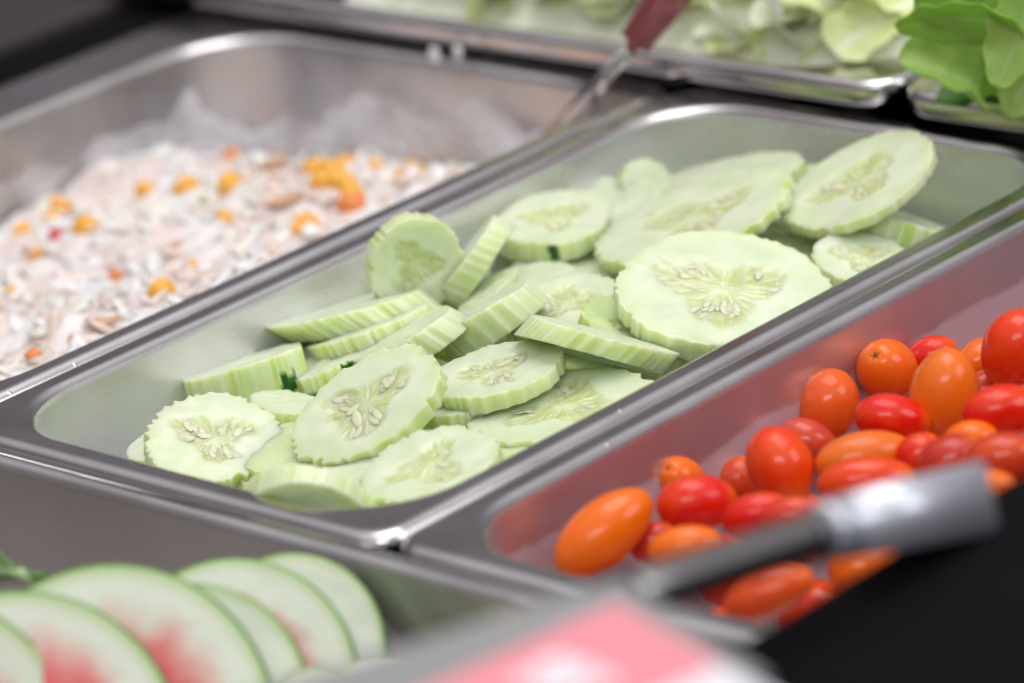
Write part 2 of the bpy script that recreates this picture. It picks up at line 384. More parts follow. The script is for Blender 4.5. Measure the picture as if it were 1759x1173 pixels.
# ------------------------------------------------------------------ cucumber slices
FACE = np.array((.685, .745, .545)); RIDGE = np.array((.745, .785, .60)); GROOVE = np.array((.54, .69, .14)); EDGE = np.array((.60, .72, .22))
CORE = np.array((.56, .60, .24)); WHT = np.array((.76, .80, .62)); PEEL = np.array((.015, .10, .012))
def slice_mesh(r1, r2, t, seed, cut=None, shear=(0, 0), core=True, th0=None, teeth=None, amp=.058, peel=(), smooth_side=False, shade_tint=None):
    rng = np.random.RandomState(seed)
    N = 200
    th = np.linspace(0, 2 * PI, N, endpoint=False)
    n_t = teeth or rng.randint(26, 36)
    wd = rng.uniform(.45, 1.7, n_t); wd = np.concatenate([[0], np.cumsum(wd) / wd.sum() * 2 * PI])
    dep = rng.uniform(.25, 1.15, n_t) * (.25 + 1.1 * (rng.rand(n_t) > .3))
    ti = np.clip(np.searchsorted(wd, th, side='right') - 1, 0, n_t - 1)
    tu = (th - wd[ti]) / (wd[ti + 1] - wd[ti])
    saw = np.sin(PI * tu) ** .65 * (.75 + .5 * tu * rng.choice((-1, 1)))       # scallops of uneven width and depth, sharp ridges between
    mod = .35 + .65 * dep[ti]
    rad = 1 - amp * mod * saw + .03 * np.sin(2 * th + seed * 1.7) + .022 * np.sin(3 * th + seed) + .07 * (fbm(np.cos(th) * 2 + 5, np.sin(th) * 2 + 5, seed + 1, 2) - .5)
    ox, oy = rad * np.cos(th), rad * np.sin(th)
    if cut:
        for (ca, cdist) in cut:
            dx, dy = math.cos(math.radians(ca)), math.sin(math.radians(ca))
            s = ox * dx + oy * dy - cdist; k = s > 0
            ox = np.where(k, ox - s * dx, ox); oy = np.where(k, oy - s * dy, oy)
    V = []; C = []; rings = []
    th0 = rng.rand() * 2 * PI if th0 is None else th0
    def face_ring(f, top):
        x, y = ox * f, oy * f
        rr = np.hypot(x, y); an = np.arctan2(y, x)
        lobe = .53 + .14 * np.cos(3 * (an - th0)) + .30 * (fbm(x * 5 + 9, y * 5 + 3, seed, 2) - .5)
        cm = np.clip((lobe - rr) / .12, 0, 1) if core else np.zeros(N)
        mid = np.clip((.17 - rr) / .1, 0, 1)
        spoke = np.clip(1 - np.abs(np.sin(1.5 * (an - th0 + PI / 3))) * rr / .05, 0, 1) * (rr < .6)
        wh = np.clip(np.maximum(mid, spoke), 0, 1) * .35
        nz = fbm(x * 16 + 30, y * 16 + 30, seed + 5, 3)
        strk = fbm(an * 14, rr * 4, seed + 8, 2)
        cmk = cm * (1 - wh)
        wet = np.clip((nz - .38) * 4, 0, 1)
        col = FACE[None] * (1 - np.clip((f - .86) / .14, 0, 1) * .35) + EDGE[None] * np.clip((f - .86) / .14, 0, 1) * .35
        rim_white = np.clip(1 - np.abs(rr - (lobe + .08)) / .07, 0, 1)[:, None] * (.45 if core else 0)
        col = col * (1 - rim_white) + WHT[None] * rim_white
        cc = CORE[None] * (1 - wet[:, None] * .45) + WHT[None] * wet[:, None] * .45
        cc = cc * (1 - np.clip((strk - .55) * 3, 0, .8)[:, None]) + WHT[None] * np.clip((strk - .55) * 3, 0, .8)[:, None]
        col = col * (1 - cmk[:, None]) + cc * cmk[:, None]
        dz = -.0007 * cmk * (.2 + 1.5 * nz) + .0010 * (fbm(x * 3, y * 3, seed + 2, 2) - .5)
        return x, y, dz, np.concatenate([col, np.clip(cmk * 1.0, 0, 1)[:, None]], 1)
    def add(x, y, z, c):
        rings.append(range(len(V), len(V) + len(x)))
        V.extend(zip(x, y, z)); C.extend(c)
    fr = [.03, .08, .13, .18, .23, .28, .33, .38, .43, .48, .53, .58, .63, .68, .74, .80, .86, .91, .95, .985]
    for f in fr:
        x, y, dz, c = face_ring(f, True); add(x * r1, y * r2, dz, c)
    # rim wall
    tv = t * (1 + .22 * np.sin(th + seed))
    gs = 1 - saw
    sw = np.clip(fbm(th * 9, th * 0 + seed, seed + 3, 2) * 1.6 - .45, 0, 1)
    for k, u in enumerate((0.0, .012, .10, .25, .4, .55, .7, .85, .97, 1.0)):
        sx, sy = shear[0] * u * t, shear[1] * u * t
        inset = 1 - (.004 if k in (0, 9) else 0)
        g = np.clip(saw * (.25 + .75 * mod), 0, 1)[:, None]
        g = g * (.25 + .75 * sw[:, None])
        low = u * .30
        col = RIDGE[None] * (1 - g) + GROOVE[None] * g
        col = col * (1 - low) + (EDGE[None] * .9) * low
        for (pa, pw, u0, u1) in peel:
            da = np.abs((th - math.radians(pa) + PI) % (2 * PI) - PI)
            jag = .5 * (fbm(th * 7, th * 0 + u * 3, seed + 9, 2) - .5)
            k2 = ((da < math.radians(pw) * (1 + jag)) & (u > u0 + jag * .4) & (u < u1 + jag * .4))[:, None]
            col = np.where(k2, PEEL[None], col)
        if smooth_side: col = col * .5 + RIDGE[None] * .5
        add(ox * r1 * inset + sx, oy * r2 * inset + sy, -tv * u, np.concatenate([col, np.full((N, 1), .25)], 1))
    for f in (.93, .75, .5, .2, .03):
        x, y, dz, c = face_ring(f, False); add(x * r1 + shear[0] * t, y * r2 + shear[1] * t, -tv - dz, c)
    F = []
    for a, b in zip(rings[:-1], rings[1:]):
        for i in range(N):
            j = (i + 1) % N; F.append((a[i], b[i], b[j], a[j]))
    F.append(tuple(rings[0])); F.append(tuple(reversed(rings[-1])))
    return V, F, C, th0
def seed_mesh():
    bm = bmesh.new(); bmesh.ops.create_uvsphere(bm, u_segments=10, v_segments=6, radius=1)
    for v in bm.verts:
        x, y, z = v.co; v.co = Vector((x * (1 if x > 0 else 1.25), y * .50 * (1 - .22 * max(0, -x)), z * .10))
    me = bpy.data.meshes.new('seed'); bm.to_mesh(me); bm.free()
    me.polygons.foreach_set('use_smooth', [True] * len(me.polygons)); me.materials.append(SEED); return me
SEEDM = seed_mesh()
GRP = 'cucumber slices heaped in the pan'
def cuke(label, cx, cy, a, b, ang, s, z, t=.0085, k=1.0, seeds=0, seed=None, cut=None, shear=(0, 0), th0=None, peel=(), core=True, seed_r=.48, roll=0, teeth=None, amp=.058, group=GRP, shade_tint=None):
    """one slice: sight line (cx,cy) at height z gives its place; apparent face axes a,b and slant ang give its tilt"""
    P, D = at(cx, cy, z); r, u, v = frame(P)
    an = math.radians(ang)
    e1 = r * math.cos(an) + u * math.sin(an); q = u * math.cos(an) - r * math.sin(an)
    c = min(.985, b / a / k); n = (v * c + q * (s * math.sqrt(1 - c * c))).normalized()
    e2 = n.cross(e1).normalized()
    r1 = a * D / FPX; r2 = r1 * k
    seed = seed if seed is not None else int(cx * 7 + cy) % 9973
    if core and s > 0: t *= .82; amp = max(amp, .075)
    V, F, C, t0 = slice_mesh(r1, r2, t, seed, cut, shear, core, th0, teeth, amp, peel)
    if shade_tint is not None:
        C = np.asarray(C); C[:, :3] = C[:, :3] * np.array(shade_tint)  # paints the yellow-green glow of shaded, translucent flesh into the slice colour
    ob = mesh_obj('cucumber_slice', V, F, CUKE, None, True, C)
    ob.matrix_world = basis(e1, e2, n, P)
    tag(ob, label, 'cucumber', group)
    rng = random.Random(seed)
    for i in range(seeds):
        lobe = i % 3
        aa = t0 + lobe * 2 * PI / 3 + rng.uniform(-.62, .62); rr = seed_r * (.2 + .85 * math.sqrt(rng.random()))
        if core == 'one': pass
        so = bpy.data.objects.new('seed', SEEDM); COL.objects.link(so); so.parent = ob
        sl = rng.uniform(.0013, .0027) if rng.random() > .12 else rng.uniform(.0028, .0036)
        so.matrix_local = Matrix.Translation((rr * math.cos(aa) * r1, rr * math.sin(aa) * r2, rng.uniform(-.0010, -.0006))) @ Matrix.Rotation(aa + rng.uniform(-.7, .7), 4, 'Z') @ Matrix.Rotation(rng.uniform(-.15, .15), 4, 'Y') @ Matrix.Diagonal((sl, sl, sl, 1))
    return ob

# name-by-look list, back of the pan first
cuke('round cucumber slice leaning high against the back right corner above the pan rim', 1474, 308, 148, 60, 28, 1, .004, t=.0052, k=.92, seeds=12)
cuke('cucumber slice tucked flat behind the leaning back slices, seeds hidden', 1265, 300, 118, 34, 12, 1, -.004, t=.007, k=.95, core=False)
cuke('large seedy cucumber slice overlapped by the widest slice beside the tomato pan rim', 1190, 372, 178, 62, 22, 1, -.004, t=.0055, k=.85, seeds=34, th0=.2)
cuke('widest cucumber slice showing three fans of seeds, resting on the rim by the tomatoes', 1242, 494, 190, 98, -4, 1, -.003, t=.0085, k=.82, seeds=40, th0=PI * .5 + PI / 3, seed_r=.52, amp=.075, teeth=40)
cuke('thick round cucumber slice with a dark green peel mark on its side', 952, 372, 104, 45, 9, 1, -.008, t=.0085, seeds=4, peel=((-96, 5, .1, .9), (-40, 3, .5, .8)), th0=.6)
cuke('stubby cucumber chunk with ridged side, standing at the back of the heap', 1118, 318, 55, 40, -35, 1, -.010, t=.010, core=False, amp=.05)
cuke('small pale cucumber slice peeking out behind the thick round slice', 1022, 325, 50, 22, 10, 1, -.014, t=.008, core=False, amp=.04)
cuke('cucumber slice lying face up between the widest slice and the tomato rim corner', 1480, 440, 88, 46, -8, 1, -.010, t=.008, seeds=8, k=.95)
cuke('cucumber strip jutting toward the back right corner under the leaning slice', 1548, 372, 92, 8, -17, 1, -.008, t=.0065, core=False)
cuke('cucumber slice half hidden under the leaning slice and the widest slice', 1375, 410, 80, 42, -5, 1, -.014, t=.008, seeds=3)
cuke('cucumber slice standing on edge against the tuna side wall with a wet green core', 716, 458, 88, 79, 42, -1, -.001, t=.0075, k=1.0, core=True, seeds=2, shear=(0, 0))
cuke('upright cucumber stick leaning between the standing slice and the thick round slice', 792, 443, 96, 6, 52, 1, -.006, t=.0085, core=False, shear=(.25, 0))
cuke('thin wedge of cucumber behind the crossed sticks in the middle of the heap', 838, 496, 62, 12, 36, 1, -.010, t=.009, core=False, shear=(-.6, 0))
cuke('cucumber slice lying in shade beneath the thick round slice', 968, 458, 92, 28, 4, 1, -.018, t=.008, core=False)
cuke('upper of two parallel cucumber sticks lying beside the tuna side wall', 580, 528, 140, 13, 13, 1, -.010, t=.0085, core=False, shear=(.9, 0))
cuke('lower of two parallel cucumber sticks lying beside the tuna side wall', 632, 558, 112, 10, 20, 1, -.011, t=.0105, core=False, shear=(.15, 0))
cuke('cucumber slice with visible seeds lying in the middle, half under the widest slice', 972, 520, 106, 48, 14, 1, -.008, t=.008, seeds=12, k=.9)
cuke('long cucumber stick slanting down to the tomato side rim', 1040, 574, 132, 6, -15, 1, -.002, t=.0070, core=False, shear=(-.5, 0))
cuke('thick cucumber stick with ridged side lying across the middle of the heap', 822, 528, 100, 8, 29, 1, -.004, t=.0105, core=False, shear=(.3, 0))
cuke('slim cucumber stick lying just behind the long seedy front slice', 690, 572, 100, 14, 29, 1, -.006, t=.008, core=False, shear=(.5, 0))
cuke('squared cucumber chunk with a dark green peel patch near its cut end', 420, 620, 108, 9, 17, 1, -.012, t=.0105, core=False, cut=((0, .93),), peel=((-52, 9, .55, 1.1), (-140, 4, .7, 1.1)), shear=(-.05, 0), amp=.012)
cuke('pale cucumber piece below the parallel sticks with a thin peel strip', 560, 626, 70, 10, 22, 1, -.014, t=.009, core=False, peel=((-60, 12, .0, .35), (-125, 10, .5, 1.1)))
cuke('seedy cucumber slice to the right of the long front slice, teeth along its edge', 850, 634, 120, 44, 16, 1, -.004, t=.0072, k=.92, seeds=22, th0=2.6)
cuke('large oblique cucumber slice with long seed core lying at the front centre', 628, 692, 152, 72, 36, 1, -.002, t=.0082, k=.66, seeds=26, th0=0.15, seed_r=.5)
cuke('round cucumber slice with scalloped edge and seed core at the front left', 368, 750, 126, 76, -2, 1, -.010, t=.006, seeds=26, amp=.07, k=.95, teeth=40)
cuke('sliver of cucumber tucked behind the scalloped slice at the left', 262, 765, 46, 24, 20, 1, -.016, t=.008, core=False)
cuke('wet cucumber slice dipping under the tomato side rim near the front', 965, 694, 162, 58, 14, 1, -.010, t=.009, k=.9, seeds=10)
cuke('broad cucumber slice with stepped knife cuts beside the front right corner', 735, 796, 126, 60, 20, 1, -.006, t=.008, k=.95, seeds=3, amp=.04)
cuke('cucumber slice turned ridged side up against the front wall of the pan', 530, 912, 128, 78, -10, -1, -.014, t=.0075, core=True, amp=.05)
cuke('pale piece of cucumber behind the scalloped slice and below the peel-patched chunk', 492, 690, 62, 20, -5, 1, -.014, t=.008, core=False)
cuke('cucumber slice jammed against the tuna side wall behind the peel-patched chunk', 545, 600, 110, 26, 18, 1, -.018, t=.008, core=False)
cuke('cucumber slice slanting under the widest slice, wet seeds catching light', 1108, 560, 112, 44, -20, 1, -.012, t=.007, seeds=14, shade_tint=(.88, .97, .68))
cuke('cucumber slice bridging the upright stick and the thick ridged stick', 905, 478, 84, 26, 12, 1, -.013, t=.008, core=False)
cuke('cucumber slice under the front right slices, only its notched edge showing', 860, 752, 112, 40, 12, 1, -.014, t=.008, core=False, shade_tint=(.9, .98, .72))
cuke('cucumber slice bedded between the front centre slice and the scalloped slice', 500, 770, 90, 46, 10, 1, -.014, t=.008, core=False, shade_tint=(.92, .98, .75))
cuke('cucumber slice lying flat behind the large seedy slice, edge against the back slices', 1345, 322, 96, 34, 16, 1, -.010, t=.006, core=False)
cuke('cucumber slice wedged between the thick round slice and the large seedy slice', 1062, 352, 78, 34, 24, 1, -.011, t=.006, core=False)
cuke('thin cucumber slice lying under the slice right of the long front slice', 800, 668, 112, 42, 10, 1, -.010, t=.006, seeds=6)
cuke('thin cucumber slice under the large oblique front slice, edge toward the front wall', 660, 786, 118, 46, 16, 1, -.013, t=.006, core=False)
cuke('notched cucumber slice lying level below the leaning back slice', 1415, 372, 92, 36, 8, 1, -.014, t=.007, core=False)
cuke('thin cucumber slice overlapping the flat slice at the very back of the heap', 1188, 318, 84, 30, 20, 1, -.008, t=.006, core=False)
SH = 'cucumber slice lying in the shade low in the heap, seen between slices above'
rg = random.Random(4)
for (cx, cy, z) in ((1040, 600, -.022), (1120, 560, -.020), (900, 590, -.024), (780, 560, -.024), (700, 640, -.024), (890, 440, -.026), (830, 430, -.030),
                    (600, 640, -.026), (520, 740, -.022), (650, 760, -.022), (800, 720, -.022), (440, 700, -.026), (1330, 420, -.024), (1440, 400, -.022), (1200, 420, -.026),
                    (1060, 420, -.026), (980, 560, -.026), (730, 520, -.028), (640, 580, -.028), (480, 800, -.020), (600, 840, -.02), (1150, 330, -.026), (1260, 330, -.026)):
    cuke(SH, cx, cy, rg.uniform(95, 125), rg.uniform(36, 52), rg.uniform(-20, 25), 1, z, t=.008, seeds=6, shade_tint=(.88, .98, .58), group='cucumber slices low in the heap')  # shade glow under the upper slices is multiplied into the colour

# ------------------------------------------------------------------ tomatoes
def tomato_mesh():
    bm = bmesh.new(); bmesh.ops.create_uvsphere(bm, u_segments=36, v_segments=26, radius=1)
    for v in bm.verts:
        x, y, z = v.co; rr = math.hypot(x, y)
        sq = 1.0 + .05 * (1 - rr)                      # slightly blocky barrel
        f = 1 - .05 * z
        v.co = Vector((x * f, y * f, z * sq - (.10 * math.exp(-(rr / .16) ** 2) if z > 0 else -.02 * math.exp(-(rr / .12) ** 2))))
    me = bpy.data.meshes.new('tomato'); bm.to_mesh(me); bm.free()
    me.polygons.foreach_set('use_smooth', [True] * len(me.polygons)); me.materials.append(TOMATO); return me
TOMM = tomato_mesh()
def scar_mesh():
    sz = lambda r: math.sqrt(1 - r * r) * (1 + .05 * (1 - r)) - .10 * math.exp(-(r / .16) ** 2)
    bm = bmesh.new(); c = bm.verts.new((0, 0, sz(0) + .03)); rings = []
    for q in (.4, .75, 1.0):
        ring = []
        for i in range(20):
            a = i * 2 * PI / 20; r = q * (.19 if i % 4 == 0 else .085) * (1 + .22 * math.sin(i * 3.1)); ring.append(bm.verts.new((r * math.cos(a), r * math.sin(a), sz(r) + .022 - .012 * q)))
        rings.append(ring)
    for i in range(20):
        k = (i + 1) % 20
        bm.faces.new((c, rings[0][i], rings[0][k]))
        for p, q in zip(rings[:-1], rings[1:]): bm.faces.new((p[i], q[i], q[k], p[k]))
    me = bpy.data.meshes.new('stem_scar'); bm.to_mesh(me); bm.free(); me.materials.append(SCAR); return me
SCARM = scar_mesh()
RED = (.72, .012, .004); ORG = (.86, .15, .004); RO = (.78, .045, .004); DUL = (.62, .06, .015); OLV = (.76, .15, .010)
def tomato(label, cx, cy, a, b, ang, z, col, dip=0.0, scar=0, cflip=1, group='tomatoes heaped in the pan', roll=0):
    """a: long half axis, b: half width; dip leans the stem end toward (+) or away from (-) the viewer"""
    P, D = at(cx, cy, z); r, u, v = frame(P); an = math.radians(ang)
    ax = (r * math.cos(an) + u * math.sin(an)) * cflip
    ax = (ax * math.cos(dip) + v * math.sin(dip)).normalized()
    x = ax.cross(u if abs(ax.dot(u)) < .9 else r).normalized(); y = ax.cross(x)
    s = D / FPX
    ob = bpy.data.objects.new('tomato', TOMM); COL.objects.link(ob)
    ob.matrix_world = basis(x, y, ax, P) @ Matrix.Rotation(roll, 4, 'Z') @ Matrix.Diagonal((b * s, b * s, a * s, 1))
    ob.color = (*col, 1); tag(ob, label, 'tomato', group)
    if scar:
        sc = bpy.data.objects.new('stem_scar', SCARM); COL.objects.link(sc); sc.parent = ob
        sc.matrix_local = Matrix.Diagonal((scar, scar, 1, 1))
    return ob
tomato('longest orange tomato lying at the end of the heap, close to the rounded pan corner', 1038, 914, 100, 56, 40, -.012, ORG, dip=-.2)
tomato('small orange tomato with tiny dark stem dot behind the glossy red one', 1168, 829, 54, 45, 130, -.020, ORG, dip=.9, scar=.7)
tomato('glossy deep red tomato lying beside the longest orange tomato', 1197, 864, 70, 50, 8, -.012, RED, dip=-.3)
tomato('dull red tomato wedged behind the big upright red tomato, against the pan wall', 1268, 824, 42, 40, 60, -.027, DUL)
tomato('big upright red tomato with orange stem end pointing down', 1340, 801, 70, 58, -68, -.014, RO, dip=.25, scar=.6)
tomato('frosted red tomato behind the big upright one', 1388, 762, 56, 42, -25, -.024, (.55, .035, .03))
tomato('misted orange-red tomato standing upright against the pan wall', 1420, 699, 66, 54, 70, -.020, (.76, .10, .012), cflip=-1)
tomato('round orange tomato with brown star-shaped stem scar facing up', 1523, 634, 57, 53, 130, -.016, (.84, .12, .006), dip=1.0, scar=1.0)
tomato('bright red tomato lying below the round orange one', 1534, 721, 66, 44, -10, -.012, RED, dip=-.2)
tomato('tall orange tomato standing upright beside the round orange one', 1619, 680, 82, 58, 76, -.010, (.82, .16, .008), dip=-.15, cflip=-1)
tomato('red tomato peeking out behind the round and the tall orange tomatoes', 1602, 612, 46, 36, 20, -.020, RED)
tomato('large red tomato standing highest in the heap', 1742, 600, 70, 56, 68, -.006, RO, dip=-.2, cflip=-1)
tomato('small orange tomato with a dark stem end behind the highest red tomato', 1688, 620, 48, 40, 200, -.018, (.80, .14, .008), dip=.7, scar=1.1)
tomato('brownish orange tomato down in the gap beside the tall orange tomato', 1690, 672, 44, 36, 30, -.020, DUL)
tomato('red tomato lying sideways below the highest red tomato', 1724, 706, 70, 47, 8, -.008, RED, dip=-.3)
tomato('olive-tinged orange tomato lying across the middle of the heap', 1484, 786, 84, 46, 12, -.014, OLV, dip=-.2)
tomato('long red-orange tomato in front of the olive-tinged one, above the chrome bar', 1488, 826, 82, 42, 6, -.010, RO, dip=-.1)
tomato('small red tomato squeezed beside the olive-tinged tomato', 1578, 782, 44, 38, 40, -.014, RED)
tomato('small orange tomato poking out between two dull red ones', 1668, 758, 48, 37, 10, -.012, ORG)
tomato('dull red tomato lying just behind the square cap of the chrome bar', 1632, 792, 60, 46, 25, -.010, (.52, .03, .015))
tomato('red tomato beside the black counter edge, below the sideways red one', 1722, 788, 66, 46, 10, -.004, (.58, .03, .012))
tomato('red tomato in front of the big upright one, partly behind the chrome bar', 1300, 884, 60, 38, 15, -.010, RED)
tomato('second red tomato behind the chrome bar, beneath the big upright one', 1362, 886, 60, 34, 8, -.008, (.64, .03, .012))
tomato('orange tomato half hidden by the chrome bar, beside the longest orange one', 1178, 940, 64, 38, 10, -.010, ORG)
tomato('dark red tomato in the gap beside the longest orange tomato', 1122, 930, 42, 34, 30, -.018, (.5, .02, .012))
tomato('orange-red tomato seen below the chrome bar, next to the black counter edge', 1322, 1018, 80, 42, 22, -.012, (.70, .07, .01))
tomato('orange tomato just behind the black counter edge near the chrome cap', 1690, 842, 56, 36, 10, -.002, ORG)
LOW = 'red tomato low in the heap, mostly covered by the tomatoes above it'
rg = random.Random(9)
for ix in range(6):
    for iy in range(9):
        x = .209 + ix * .0245 + rg.uniform(-.003, .003); y = .034 + iy * .032 + rg.uniform(-.004, .004)
        if y < .085 and ix > 1: continue
        ob = bpy.data.objects.new('tomato', TOMM); COL.objects.link(ob)
        zz = -.047 + rg.uniform(-.003, .006) + (.014 if ix >= 2 else 0)
        a_ = rg.uniform(0, 2 * PI)
        ob.matrix_world = Matrix.Translation((x, y, zz)) @ Matrix.Rotation(a_, 4, 'Z') @ Matrix.Rotation(PI / 2 + rg.uniform(-.5, .5), 4, 'X') @ Matrix.Diagonal((.0098, .0098, .0128, 1))
        ob.color = (*rg.choice((RED, RO, ORG, DUL)), 1); tag(ob, LOW, 'tomato', 'tomatoes low in the heap')

# ------------------------------------------------------------------ tuna salad
def salad_h(x, y):
    base = -.030 + .012 * np.clip((x + .16) / .14, 0, 1) - .020 * np.clip((y - .26) / .06, 0, 1) + .003 * np.clip((.16 - y) / .15, 0, 1)
    return base + .018 * (fbm(x * 38 + 3, y * 38, 3, 3) - .5)
sroot = empty('tuna_salad', Matrix.Translation((-.11, .16, -.06)))
tag(sroot, 'creamy tuna salad with sweetcorn heaped in its steel pan', 'salad')
SO = Vector((-.11, .16, -.06))
nx, ny = 90, 130
xs = np.linspace(-.1995, -.0155, nx); ys = np.linspace(.0165, .3095, ny)
X, Y = np.meshgrid(xs, ys, indexing='ij'); Z = salad_h(X, Y) + .0003
rcm = fbm(X * 150, Y * 150, 8, 3)[..., None]; pk = np.clip((fbm(X * 70, Y * 70, 21, 3) - .42) * 4, 0, 1)[..., None]
c0 = np.array((.83, .78, .76)); c1 = np.array((.74, .60, .56))
colr = (c0 * (1 - pk) + c1 * pk) * (.85 + .3 * rcm)
V = np.stack([X - SO.x, Y - SO.y, Z - SO.z], -1).reshape(-1, 3)
F = [(i * ny + j, (i + 1) * ny + j, (i + 1) * ny + j + 1, i * ny + j + 1) for i in range(nx - 1) for j in range(ny - 1)]
mesh_obj('mound', V, F, SALAD, sroot, True, np.concatenate([np.clip(colr, 0, 1).reshape(-1, 3), np.ones((nx * ny, 1))], 1))
# shreds and flakes: far too many to count, one part
rs = np.random.RandomState(5)
bm0 = bmesh.new(); bmesh.ops.create_icosphere(bm0, subdivisions=2, radius=1)
ico = np.array([v.co[:] for v in bm0.verts]); icf = [[v.index for v in f.verts] for f in bm0.faces]; bm0.free()
VV = []; FF = []; CC = []
pal = [(.85, .81, .77), (.82, .73, .66), (.78, .62, .54), (.84, .78, .68), (.86, .84, .82), (.76, .60, .52), (.82, .78, .68), (.85, .81, .79), (.86, .83, .81)]
for i in range(1300):
    x = rs.uniform(-.196, -.019); y = rs.uniform(.02, .306); z = float(salad_h(np.array(x), np.array(y)))
    l_ = rs.uniform(.0022, .0068); sc = np.array((l_, l_ * rs.uniform(.3, .7), l_ * rs.uniform(.15, .35)))
    tall = rs.rand() < .12
    if tall: sc = np.array((l_ * 1.5, l_ * .28, l_ * .16))
    R_ = np.array((Matrix.Rotation(rs.uniform(0, 6.3), 3, 'Z') @ Matrix.Rotation(rs.uniform(-1.2, 1.2) if tall else rs.uniform(-.7, .7), 3, 'Y')))
    p = ico * (1 + .25 * np.sin(ico[:, [1]] * 5 + i)) * sc
    p = p @ R_.T + (x - SO.x, y - SO.y, z - SO.z + rs.uniform(-.0020, .0013))
    FF += [[a + len(VV) for a in f] for f in icf]; VV += p.tolist()
    c = np.array(pal[rs.randint(len(pal))]) * rs.uniform(.9, 1.05); CC += [(*np.clip(c, 0, 1), 1)] * len(ico)
o = mesh_obj('shreds', VV, FF, SALAD, sroot, True, CC); o['kind'] = 'stuff'
def piece_mesh(name, mat, kind):
    bm = bmesh.new(); bmesh.ops.create_icosphere(bm, subdivisions=2, radius=1)
    for v in bm.verts:
        x, y, z = v.co
        if kind == 'corn': v.co = Vector((x * (1 - .25 * z), y * .75 * (1 - .2 * z), z * .9 - .15 * (1 - abs(x)) * (z > 0)))
        elif kind == 'dice': v.co = Vector([math.copysign(abs(q) ** .55, q) for q in (x, y, z)])
        else: v.co = Vector((x * 1.5, y * .6 * (1 + .3 * math.sin(4 * x)), z * .4 + .2 * x * x))
    me = bpy.data.meshes.new(name); bm.to_mesh(me); bm.free()
    me.polygons.foreach_set('use_smooth', [True] * len(me.polygons)); me.materials.append(mat); return me
CM = piece_mesh('corn_kernel', CORN, 'corn'); DM = piece_mesh('carrot_dice', CARROT, 'dice'); RM = piece_mesh('red_bit', CRAB, 'dice')
TM = piece_mesh('tuna_flake', TUNA, 'flake'); GM = piece_mesh('pickle_bit', PICKLE, 'dice')
def salad_hit(px, py):
    z = -.03
    for _ in range(12):
        P, D = at(px, py, z); z = float(salad_h(np.array(P.x), np.array(P.y)))
    return P
def bit(me, px, py, s, up=.0012):
    P = salad_hit(px, py)
    if not (-.205 < P.x < -.012): return
    o = bpy.data.objects.new(me.name, me); COL.objects.link(o); o.parent = sroot
    s *= 1.18 if me.name == 'corn_kernel' else 1.0
    o.matrix_local = Matrix.Translation(P - SO + Vector((0, 0, up))) @ Matrix.Rotation(rs.uniform(0, 6.3), 4, 'Z') @ Matrix.Rotation(rs.uniform(-.6, .6), 4, 'X') @ Matrix.Diagonal((s, s, s, 1))
for (px, py, s) in ((148, 396, .0050), (102, 360, .0042), (322, 326, .0045), (395, 320, .0048), (408, 330, .0040), (386, 380, .0034), (570, 300, .0052), (555, 315, .0045), (592, 288, .0042), (600, 322, .0046), (580, 312, .0045), (605, 340, .004),
                    (525, 388, .0042), (278, 503, .0042), (330, 463, .0028), (710, 300, .0048), (695, 312, .0044), (720, 312, .004), (62, 443, .0030), (40, 400, .0032), (250, 330, .0034), (480, 270, .0034), (640, 290, .0035), (540, 295, .0045), (90, 380, .003), (20, 510, .003), (515, 400, .0036)): bit(CM, px, py, s)
for (px, py, s) in ((605, 360, .0045), (398, 272, .0026), (60, 620, .0026), (700, 325, .0035), (230, 270, .0025), (130, 590, .002), (200, 480, .0022)): bit(DM, px, py, s)
for (px, py, s) in ((95, 408, .0020), (632, 292, .0018)): bit(RM, px, py, s)
for (px, py, s) in ((470, 287, .0045), (490, 352, .0055), (470, 345, .005), (180, 560, .0035), (300, 430, .003)): bit(TM, px, py, s)
for (px, py, s) in ((350, 350, .0018),): bit(GM, px, py, s)

# crinkled clear film lining the far walls
FILM, fn_, fl_, fb_ = newmat('clear_film')
setp(fb_, Base_Color=(.86, .87, .92, 1), Roughness=.22)
ftr = fn_.new('ShaderNodeBsdfTransparent'); fmx = fn_.new('ShaderNodeMixShader'); ftc = fn_.new('ShaderNodeTexCoord'); fno = fn_.new('ShaderNodeTexNoise')
fno.inputs['Scale'].default_value = 45; fno.inputs['Detail'].default_value = 4; fl_.new(ftc.outputs['Object'], fno.inputs['Vector'])
fmr = fn_.new('ShaderNodeMapRange'); fmr.inputs['From Min'].default_value = .35; fmr.inputs['From Max'].default_value = .65; fmr.inputs['To Min'].default_value = .12; fmr.inputs['To Max'].default_value = .72
fl_.new(fno.outputs['Fac'], fmr.inputs['Value']); fl_.new(fmr.outputs[0], fmx.inputs[0]); fl_.new(ftr.outputs[0], fmx.inputs[1]); fl_.new(fb_.outputs[0], fmx.inputs[2])
fl_.new(fmx.outputs[0], fn_['Material Output'].inputs['Surface'])
path = [Vector((-.1995, .02 + .27 * k / 60, 0)) for k in range(61)]
path += [Vector((-.1695 - .03 * math.cos(a * PI / 24), .29 + .0215 * math.sin(a * PI / 24), 0)) for a in range(1, 13)]
path += [Vector((-.1695 + .148 * k / 34, .3115, 0)) for k in range(1, 35)]
NP, NH = len(path), 22; V = []
